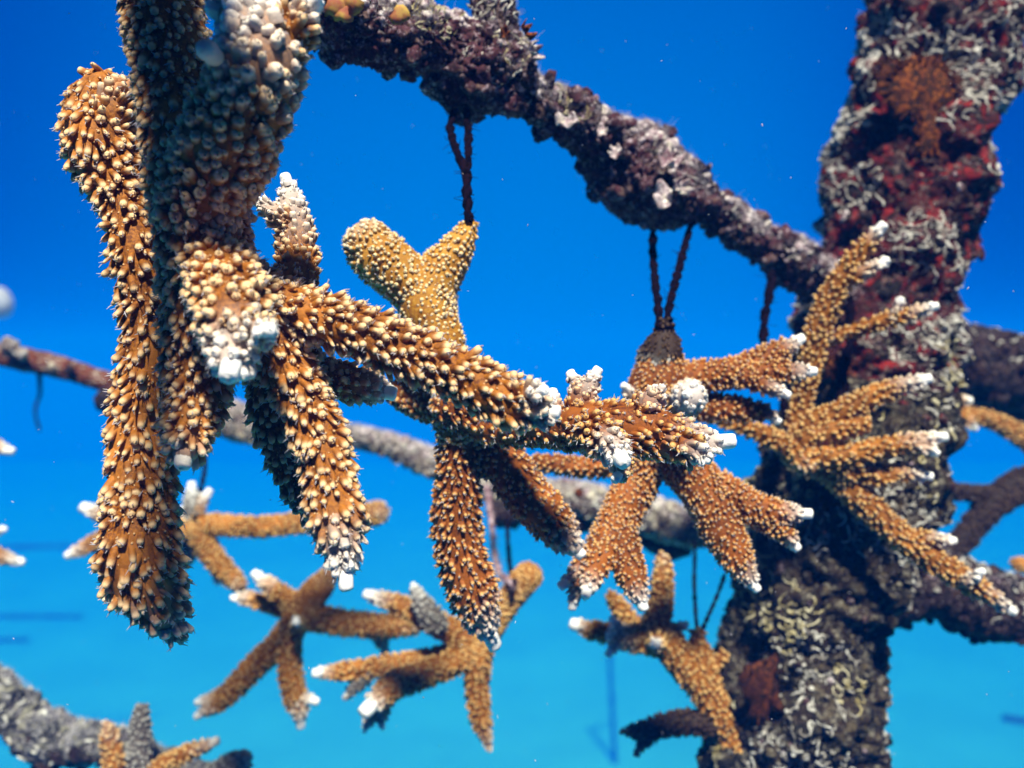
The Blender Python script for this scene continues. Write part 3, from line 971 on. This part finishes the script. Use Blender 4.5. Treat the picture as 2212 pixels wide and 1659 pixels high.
coral('coral in the centre with a two lobed heart shaped crown tied at its right lobe', M['mid'], .37, [
    ([(1014, 486, 14, 0.406), (1003, 510, 27, 0.406), (975, 555, 42, 0.406), (930, 620, 62, 0.406), (925, 680, 62, 0.404), (955, 750, 52, 0.402), (980, 850, 46, 0.400), (985, 930, 42, 0.398)], dict(sp=.0026, cr=.00074, cl=.0016, mat='ochre', lean=.3, tip=False, tw=0, tr=.7)),
    ([(915, 640, 60, 0.406), (862, 592, 60, 0.404), (815, 552, 62, 0.402), (798, 530, 56, 0.401)], dict(sp=.0026, cr=.00076, cl=.0016, mat='ochre', lean=.3, tip=False, tw=.35, wl=.01, tr=.7)),
    ([(980, 860, 44, 0.398), (988, 960, 42, 0.401), (988, 1070, 48, 0.404), (986, 1134, 52, 0.407), (998, 1206, 52, 0.409), (1022, 1278, 53, 0.412), (1038, 1330, 40, 0.415), (1054, 1365, 20, 0.418)], dict(wl=.026, tw=1.0, tl=1.4, cl=.0026, sp=.0037, cr=.0009, tipr=.0034, lean=.5)),
    ([(1000, 900, 50, 0.406), (1090, 1000, 50, 0.411), (1140, 1071, 50, 0.412), (1175, 1105, 48, 0.412), (1208, 1148, 42, 0.411), (1238, 1180, 22, 0.410)], dict(wl=.018, tw=.8, cl=.0024, sp=.0034, cr=.00085)),
    ([(980, 880, 42, 0.391), (1080, 925, 36, 0.384), (1170, 922, 42, 0.367), (1284, 925, 54, 0.346), (1392, 930, 56, 0.342), (1464, 950, 46, 0.340), (1520, 957, 30, 0.338), (1552, 955, 17, 0.337)], dict(wl=.024, tw=.95, cl=.0030, sp=.0038, cr=.00092, tipr=.0030, tl=1.2)),
    ([(1285, 930, 42, 0.340), (1318, 962, 28, 0.328), (1336, 984, 18, 0.322)], dict(wl=.018, tw=1.0, tipr=.0034, sp=.0034, cr=.0010)),
    ([(1250, 890, 34, 0.352), (1262, 850, 30, 0.351), (1282, 815, 15, 0.350)], dict(wl=.015, tw=.85, sp=.0030, cr=.0008, cl=.0018, tipr=.0019)),
    ([(1262, 860, 24, 0.351), (1240, 820, 12, 0.356)], dict(wl=.01, tw=.8, sp=.003, cr=.0008, cl=.0016, tent=1)),
    ([(1200, 895, 26, 0.356), (1195, 865, 14, 0.356)], dict(wl=.01, tw=.9, sp=.003, cr=.0008, cl=.0018)),
    ([(1380, 900, 34, 0.340), (1405, 868, 26, 0.338), (1420, 850, 16, 0.338)], dict(wl=.012, tw=.6, sp=.0034, cl=.0024, tip=False)),
    ([(1340, 985, 26, 0.335), (1345, 1010, 18, 0.330), (1334, 1028, 11, 0.325)], dict(wl=.008, tw=.8, sp=.0034, cl=.0018, tipr=.0021)),
    ([(1470, 955, 30, 0.336), (1500, 975, 20, 0.330), (1518, 986, 11, 0.328)], dict(wl=.01, tw=.9)),
    ([(990, 880, 44, 0.416), (920, 872, 38, 0.426), (865, 850, 30, 0.431)], dict(tip=False, tw=0, sp=.0032, cl=.0018)),
], GF, dict(rs=.96))

C_ = .45
SC_ = dict(rs=.94, sp=.0032, cr=.00075, cl=.0020, lean=.55, tent=2, wl=.013, tw=.9, tipr=.0026)
coral('deep orange coral with a smooth cone shaped top tied under the diagonal arm', M['mid'], C_, [
    ([(1434, 722, 20, .45), (1430, 760, 44, .45), (1424, 810, 60, .45), (1412, 870, 66, .45), (1400, 940, 58, .45), (1385, 1020, 50, .45), (1352, 1090, 46, .445), (1325, 1150, 44, .44), (1290, 1200, 38, .436), (1250, 1238, 25, .432), (1226, 1256, 12, .43)], dict(sp=.0025, cr=.00064, cl=.0018, tent=2)),
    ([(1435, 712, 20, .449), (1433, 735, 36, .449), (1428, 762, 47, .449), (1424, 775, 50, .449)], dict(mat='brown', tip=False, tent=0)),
    ([(1330, 1130, 42, .44), (1350, 1200, 38, .436), (1368, 1255, 32, .432), (1382, 1292, 18, .43)], dict(sp=.0026, cr=.0006, cl=.0016)),
    ([(1280, 1210, 26, .434), (1252, 1262, 22, .43), (1240, 1300, 10, .428)], dict(sp=.0028, cr=.0006)),
    ([(1300, 1200, 30, .43), (1278, 1250, 22, .424), (1270, 1272, 12, .42)], dict(sp=.0028, cr=.0007)),
    ([(1440, 830, 46, .45), (1524, 813, 34, .452), (1596, 803, 34, .455), (1650, 778, 30, .457), (1692, 754, 22, .459), (1718, 739, 12, .46)], {}),
    ([(1590, 808, 28, .452), (1680, 805, 24, .45), (1722, 802, 18, .448), (1744, 802, 11, .447)], dict(wl=.012)),
    ([(1610, 815, 22, .45), (1662, 836, 18, .447), (1690, 848, 10, .445)], {}),
    ([(1440, 870, 40, .455), (1530, 878, 30, .458), (1610, 885, 24, .46), (1655, 893, 16, .46), (1672, 903, 9, .46)], dict(wl=.010)),
    ([(1450, 890, 40, .44), (1475, 868, 40, .425), (1490, 856, 36, .412)], dict(tw=1.0, wl=.018, tip=False, sp=.0033, cr=.0010, cl=.0016)),
    ([(1370, 855, 22, .445), (1355, 840, 9, .442)], dict(wl=.01, tipr=.0024, tent=0)),
    ([(1405, 950, 60, .45), (1480, 1010, 54, .448), (1530, 1070, 56, .446), (1556, 1134, 50, .443), (1585, 1195, 40, .44), (1610, 1236, 25, .438), (1626, 1260, 11, .437)], dict(sp=.0026, cr=.00062, cl=.0018, wl=.014)),
    ([(1550, 1060, 44, .445), (1615, 1095, 38, .442), (1670, 1106, 28, .44), (1712, 1108, 19, .439), (1732, 1109, 12, .438)], dict(sp=.0028, cr=.00065, wl=.016)),
    ([(1630, 1105, 32, .443), (1685, 1140, 24, .442), (1712, 1172, 11, .441)], dict(sp=.0028, wl=.008)),
    ([(1380, 1010, 24, .47), (1260, 1008, 21, .475), (1165, 1000, 18, .48)], dict(tw=0, sp=.0032, cl=.0020, tip=False)),
], GF, SC_)

D_ = .525
SD_ = dict(rs=.86, sp=.0036, cr=.00088, cl=.0026, lean=1.0, tent=1, wl=.017, tw=.9, tipr=.0036)
coral('amber coral hanging in front of the trunk, pale fingers pointing up and right', M['back'], D_, [
    ([(1722, 985, 22, .53), (1722, 930, 24, .53), (1738, 850, 24, .53), (1755, 760, 28, .525), (1782, 670, 30, .52), (1826, 590, 25, .515), (1866, 535, 20, .51), (1896, 500, 13, .505)], dict(wl=.012)),
    ([(1820, 610, 18, .515), (1870, 585, 15, .508), (1905, 568, 10, .505)], {}),
    ([(1760, 740, 14, .53), (1850, 712, 15, .525), (1910, 695, 16, .518), (1970, 677, 15, .513), (2010, 665, 10, .51)], dict(wl=.020)),
    ([(1925, 690, 12, .516), (1942, 656, 9, .512)], {}),
    ([(1715, 960, 30, .525), (1760, 915, 28, .522), (1810, 893, 27, .518), (1872, 862, 25, .514), (1940, 835, 20, .51), (1992, 821, 12, .507)], dict(wl=.024)),
    ([(1740, 950, 26, .52), (1800, 930, 26, .516), (1865, 918, 20, .512)], dict(tip=False, tw=0)),
    ([(1715, 970, 36, .525), (1800, 985, 30, .518), (1880, 972, 24, .512), (1960, 957, 21, .508), (2026, 946, 12, .505)], dict(wl=.026)),
    ([(1975, 960, 14, .507), (2014, 975, 9, .503)], {}),
    ([(1820, 1010, 24, .52), (1890, 1030, 20, .518), (1950, 1020, 18, .515), (1996, 1027, 11, .513)], dict(wl=.02)),
    ([(1725, 985, 34, .53), (1800, 1020, 34, .528), (1856, 1075, 34, .525), (1912, 1130, 30, .52), (1974, 1181, 29, .516), (2046, 1229, 26, .512), (2100, 1262, 24, .51), (2150, 1294, 18, .508), (2180, 1314, 10, .506)], dict(wl=.022)),
    ([(1950, 1165, 20, .515), (2010, 1164, 17, .512), (2048, 1167, 10, .51)], {}),
    ([(2085, 1255, 16, .505), (2112, 1240, 10, .50)], dict(tipr=.002)),
    ([(1740, 975, 20, .53), (1700, 962, 22, .53), (1600, 918, 18, .53), (1515, 893, 16, .53)], dict(tip=False, tw=0)),
    ([(1725, 985, 22, .52), (1745, 1010, 20, .515)], dict(tip=False, tw=.1)),
], GF, SD_)

SB = dict(rs=.88, sp=.0036, cr=.00098, cl=.0026, lean=.8, tent=0, wl=.020, tw=1.0, tipr=.0050, cs=6)
coral('blurred tan coral behind the left branch, one level arm reaching right', M['back'], .72, [
    ([(405, 1135, 26), (470, 1134, 24), (540, 1138, 23), (600, 1135, 23), (655, 1128, 25), (740, 1118, 26), (815, 1108, 28)], dict(tip=False, tw=.15)),
    ([(425, 1140, 28), (445, 1180, 27), (470, 1215, 25), (515, 1262, 19)], dict(tip=False, tw=.15)),
    ([(420, 1140, 28), (340, 1140, 22), (240, 1118, 18), (196, 1102, 13)], dict(wl=.018)),
    ([(330, 1145, 20), (240, 1160, 20), (190, 1180, 17), (160, 1194, 11)], dict(wl=.020)),
    ([(410, 1135, 24), (402, 1112, 12)], {}),
    ([(415, 1130, 22), (415, 1085, 18), (414, 1058, 10)], dict(mat='dead')),
    ([(420, 1110, 16), (446, 1070, 9)], dict(wl=.02)),
    ([(420, 1160, 22), (405, 1200, 18), (398, 1220, 10)], dict(mat='dead', dd=.02)),
    ([(465, 1215, 16), (470, 1248, 9)], dict(mat='dead', dd=.02)),
], GF, SB)
coral('blurred golden coral low at left with four arms spread like a star', M['back'], .66, [
    ([(648, 1330, 38), (672, 1290, 36), (696, 1262, 32), (706, 1248, 26)], dict(tip=False, tw=.1, sp=.0026, cl=.0012, cr=.0006)),
    ([(650, 1318, 26), (605, 1282, 21), (575, 1260, 17), (560, 1248, 11)], {}),
    ([(640, 1322, 22), (575, 1304, 18), (535, 1293, 15), (512, 1292, 8)], dict(wl=.018, dd=.02)),
    ([(640, 1345, 32), (600, 1392, 29), (548, 1442, 28), (492, 1500, 24), (450, 1530, 17), (436, 1540, 10)], {}),
    ([(480, 1505, 16), (450, 1512, 13), (437, 1515, 9)], {}),
    ([(632, 1345, 28), (625, 1420, 26), (632, 1485, 26), (644, 1530, 22), (648, 1555, 11)], dict(dd=-.01)),
    ([(645, 1505, 16), (672, 1512, 10)], dict(dd=-.01, tipr=.005)),
    ([(655, 1328, 36), (740, 1345, 29), (820, 1352, 27), (890, 1352, 22)], dict(tip=False, tw=.2)),
    ([(815, 1360, 20), (828, 1395, 13), (833, 1412, 6)], dict(dd=.02, mat='dead')),
    ([(642, 1345, 14, .64), (640, 1343, 9, .625)], dict(wl=.01)),
], GF, SB)
coral('golden coral low in the centre with a dead grey spike and rounded upper end', M['back'], .62, [
    ([(1030, 1405, 34), (1058, 1358, 32), (1090, 1310, 31), (1118, 1272, 33), (1140, 1245, 35)], dict(tip=False, tw=0, sp=.0028, cl=.0014)),
    ([(1020, 1385, 30), (955, 1352, 30), (905, 1325, 26), (850, 1302, 20), (805, 1288, 12)], {}),
    ([(940, 1345, 28, .60), (915, 1310, 22, .60), (900, 1282, 14, .60), (895, 1270, 7, .60)], dict(mat='dead', tw=.5)),
    ([(1015, 1405, 34), (950, 1428, 32), (880, 1436, 27), (810, 1442, 22), (740, 1450, 19), (696, 1453, 12)], dict(wl=.016)),
    ([(800, 1450, 18), (770, 1480, 15), (752, 1500, 8)], dict(mat='dead', tw=.1)),
    ([(980, 1430, 30, .61), (920, 1455, 32, .60), (862, 1475, 31, .59), (822, 1505, 27, .58), (804, 1522, 18, .575)], dict(tipr=.006, wl=.016)),
    ([(840, 1500, 20, .59), (826, 1540, 14, .59), (826, 1566, 6, .59)], {}),
    ([(820, 1520, 18, .59), (800, 1555, 12, .59), (790, 1575, 5, .59)], {}),
    ([(1035, 1400, 34), (1030, 1470, 27), (1035, 1535, 25), (1048, 1585, 16), (1056, 1612, 7)], dict(tw=.4)),
    ([(1150, 1250, 20), (1135, 1262, 30), (1120, 1270, 30)], dict(tip=False, tw=.5, sp=.003, cl=.0008)),
], GF, SB)
coral('orange brown coral with a greenish upright finger in front of the lower trunk', M['back'], .575, [
    ([(1412, 1385, 36), (1425, 1310, 28), (1431, 1255, 23), (1433, 1208, 15)], dict(tip=False, tw=.1)),
    ([(1420, 1375, 38), (1370, 1378, 32), (1335, 1375, 25)], dict(tip=False)),
    ([(1350, 1370, 24, .58), (1290, 1365, 21, .585), (1256, 1354, 15, .587)], dict(wl=.010)),
    ([(1335, 1360, 14, .57), (1327, 1345, 9, .57)], {}),
    ([(1335, 1385, 16, .57), (1321, 1404, 10, .57)], {}),
    ([(1365, 1350, 24, .60), (1335, 1310, 20, .60), (1322, 1288, 12, .60)], dict(tip=False, tw=0)),
    ([(1445, 1370, 22), (1475, 1352, 8)], dict(wl=.008)),
    ([(1420, 1385, 20, .56), (1417, 1390, 11, .545)], dict(wl=.01)),
    ([(1415, 1370, 38), (1450, 1400, 38), (1495, 1455, 38), (1532, 1505, 35), (1562, 1560, 34), (1600, 1640, 33), (1640, 1740, 33)], dict(tip=False, tw=0)),
    ([(1506, 1372, 16), (1512, 1410, 24), (1525, 1460, 28), (1540, 1500, 28)], dict(tip=False, tw=0)),
    ([(1530, 1450, 18), (1562, 1415, 12)], dict(tip=False, tw=0)),
    ([(1585, 1568, 32), (1500, 1560, 28), (1440, 1565, 24), (1385, 1578, 18), (1350, 1580, 8)], dict(mat='brown', tw=.1, tip=False)),  # shade on this and the next branch is painted in as brown
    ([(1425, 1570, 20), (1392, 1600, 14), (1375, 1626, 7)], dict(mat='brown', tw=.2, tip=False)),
], GF, SB)
coral('small pale coral tips entering at the middle of the left edge', M['back'], .74, [
    ([(-120, 1080, 24), (-60, 1000, 20), (-20, 966, 17), (14, 972, 10)], {}),
    ([(-100, 1100, 22), (-60, 1170, 20), (-20, 1196, 18), (38, 1212, 9)], dict(wl=.02)),
    ([(-60, 1160, 18), (-20, 1150, 12), (2, 1145, 7)], {}),
], GF, SB)
coral('dark and orange coral stubs over the pale arm in the bottom left corner', M['back'], .60, [
    ([(310, 1760, 30), (300, 1640, 25), (303, 1570, 22), (306, 1530, 12)], dict(mat='dead', tip=False, tw=0)),
    ([(250, 1760, 26), (245, 1640, 22), (236, 1585, 18), (232, 1568, 12)], dict(tip=False, tw=.2)),
    ([(270, 1720, 26), (350, 1655, 18), (410, 1625, 16), (455, 1606, 11)], dict(tw=.5)),
    ([(400, 1740, 30), (480, 1670, 32), (520, 1645, 26)], dict(mat='dead', tip=False, tw=.2)),
], GF, SB)
coral('coral beyond the trunk at the right edge, two white tips beside an orange stem', M['back'], .74, [
    ([(2300, 1000, 26), (2215, 948, 24), (2160, 915, 20), (2110, 900, 17), (2050, 888, 18), (1990, 875, 16)], dict(tip=False, tw=0)),
    ([(2010, 875, 16, .71), (2055, 868, 16, .70), (2082, 866, 10, .70)], dict(wl=.010)),
    ([(2060, 885, 15, .71), (2085, 905, 14, .70), (2098, 918, 9, .70)], dict(wl=.010)),
    ([(2330, 1090, 50), (2230, 1045, 44), (2150, 1085, 34), (2085, 1160, 28), (2050, 1200, 26)], dict(mat='brown', tip=False, tw=0)),  # this dark limb and the next have shade painted into their brown
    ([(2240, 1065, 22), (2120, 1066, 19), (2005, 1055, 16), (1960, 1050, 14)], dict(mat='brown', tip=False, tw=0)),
    ([(2300, 1230, 24), (2200, 1220, 16)], dict(tip=False, tw=0)),
], GF, SB)

# ------------------------------------------------------------------ lines
line('dark loop of fouled line between the diagonal arm and the heart shaped coral',
     [[(1008, 215, .455), (1012, 300, .435), (1010, 380, .42), (1008, 430, .41), (1014, 480, .402)], [(990, 220, .455), (974, 265, .445), (980, 310, .43), (1002, 365, .422), (1012, 430, .412), (1012, 484, .404)]], .0014, seed=1, fuzz=50)
line('dark V of two fouled lines above the orange cone topped coral',
     [[(1410, 500, .51), (1411, 560, .50), (1417, 620, .48), (1424, 680, .46), (1430, 730, .448)], [(1497, 470, .525), (1480, 530, .51), (1462, 600, .485), (1446, 660, .465), (1438, 730, .448)]], .0016, mat='line', seed=2, fuzz=40, knots=[(1435, 706, .449, .0040, 2)])
line('short dark line under the right end of the diagonal arm',
     [[(1668, 590, .56), (1662, 640, .55), (1652, 690, .545), (1652, 760, .54), (1690, 860, .54), (1716, 960, .53)]], .0019, seed=3, fuzz=60)
line('purple black line crossing the face of the trunk down to the amber coral',
     [[(1836, 640, .555), (1836, 700, .553), (1838, 735, .55), (1822, 800, .548), (1815, 860, .545), (1760, 930, .535)]], .0024, seed=4, fuzz=60, lumps=.5)
line('thin dark line above the tan coral at left',
     [[(446, 890, .80), (444, 985, .78), (440, 1030, .76), (428, 1080, .735), (420, 1120, .71)]], .0014, seed=5)
line('fine dark line dropping to the golden coral with the grey spike',
     [[(1096, 1120, .76), (1098, 1180, .71), (1103, 1230, .66), (1112, 1262, .60)]], .0013, seed=6)
line('fuzzy pink line beside the long central downward branch',
     [[(1050, 1050, .76), (1060, 1110, .72), (1066, 1180, .68), (1078, 1235, .64), (1110, 1265, .60)]], .0014, mat='linep', seed=7, fuzz=500, lumps=.6)
line('pair of straight dark lines above the orange brown coral at lower right',
     [[(1502, 1170, .70), (1500, 1260, .64), (1504, 1340, .60), (1510, 1380, .572)], [(1566, 1240, .60), (1548, 1290, .60), (1524, 1345, .585), (1510, 1380, .572)]], .0010, seed=8)
line('faint line dangling under the rust brown left arm',
     [[(84, 790, .86), (86, 850, 1.3), (76, 890, 1.3), (86, 930, 1.3)]], .0016, seed=9)

# ------------------------------------------------------------------ farther frames, faded by the water
def far_frame(label, x, d, arms, r=.035, seed=1):
    base = P(x, 900, d)
    bx, by = base[0], base[1]
    root = empty('coral_tree_frame', (bx, by, 0), label, 'frame', 'distant coral frames')
    for nm, A_, B_, rr in [('pole', np.array([bx + .12, by, 0.0]), np.array([bx, by, arms[0][0] + .0]), r)] + \
                          [('arm', np.array([bx + a, by, z]), np.array([bx + b, by + .3, z + dz]), r * .7) for z, a, b, dz in arms]:
        t = np.linspace(0, 1, 40)[:, None]
        C = A_ + (B_ - A_) * t
        R = rr * (1 + .5 * fbm(C, 9, 3, seed))
        V, Q = tubes(C[None], R[None], 10)
        g = Geo()
        g.add(V, Q)
        g.build(nm, M['dark'], root, np.array([bx, by, 0.0]))


def zat(y, d):
    return P(0, y, d)[2]


far_frame('faint pole standing far off in the bright water below centre right', 1318, 17.0, [(zat(1400, 17.0), -.01, .6, .02)], .05, 3)
far_frame('faint horizontal bars of a distant frame at the lower left edge', -230, 16.0, [(zat(1335, 16.0), -.6, 3.2, -.1), (zat(1390, 16.0), -.6, 2.2, -.08), (zat(1188, 16.0), .9, 3.6, 0)], .06, 5)
far_frame('faint dark bar of a distant frame at the lower right edge', 2330, 11.0, [(zat(1560, 11.0), -.85, .5, -.33)], .06, 7)
c = P(-6, 655, 3.4)
V = c + SPH * .060 * (1 + .25 * fbm(SPH, 1.5, 3, 2)[..., None])
g = Geo(); g.add(V, ring_quads(1, 8, 10))
tag(g.build('mooring_float', M['fluff'], None, c), 'pale blurred float half out of the left edge', 'float')

# ------------------------------------------------------------------ drifting specks
n = 800
rp = np.random.default_rng(77)
dd = rp.uniform(.28, 1.6, n) ** 1.0
pp = np.array([P(rp.uniform(-50, 2260), rp.uniform(-50, 1700), q) for q in dd])
dirs_ = unit(rp.normal(0, 1, (n, 3)))
ln = rp.uniform(.0002, .0007, n)
Vs, Qs = tubes(pp[:, None] + dirs_[:, None] * (ln[:, None] * np.array([-1, -.4, .4, 1]))[:, :, None], np.array([[.00003, .00014, .00013, .00003]]) * rp.uniform(.6, 1.5, (n, 1)), 5)
g = Geo(); g.add(Vs, Qs)
tag(g.build('drifting_specks', M['fluff']), kind='stuff')

# ------------------------------------------------------------------ the water itself
HAZE = True
if HAZE:
    m = bpy.data.materials.new('water_volume')
    m.use_nodes = True
    n_, l_ = m.node_tree.nodes, m.node_tree.links
    n_.clear()
    pv = n_.new('ShaderNodeVolumePrincipled')
    pv.inputs['Color'].default_value = (0.0, 0.12, 0.64, 1)
    pv.inputs['Density'].default_value = 0.09
    pv.inputs['Anisotropy'].default_value = -0.22
    pv.inputs['Absorption Color'].default_value = (0.0, 0.35, 0.5, 1)
    out = n_.new('ShaderNodeOutputMaterial')
    l_.new(pv.outputs[0], out.inputs['Volume'])
    x, y0, y1, z0, z1 = 62, -2, 67, -1.2, CAMZ + 1.0
    vs = [(sx * x, y, z) for sx in (-1, 1) for y in (y0, y1) for z in (z0, z1)]
    me = bpy.data.meshes.new('haze')
    me.from_pydata(vs, [], [(0, 1, 3, 2), (4, 6, 7, 5), (0, 4, 5, 1), (2, 3, 7, 6), (0, 2, 6, 4), (1, 5, 7, 3)])
    me.materials.append(m)
    hz = bpy.data.objects.new('haze', me)
    COL.objects.link(hz)
    hz['kind'] = 'stuff'
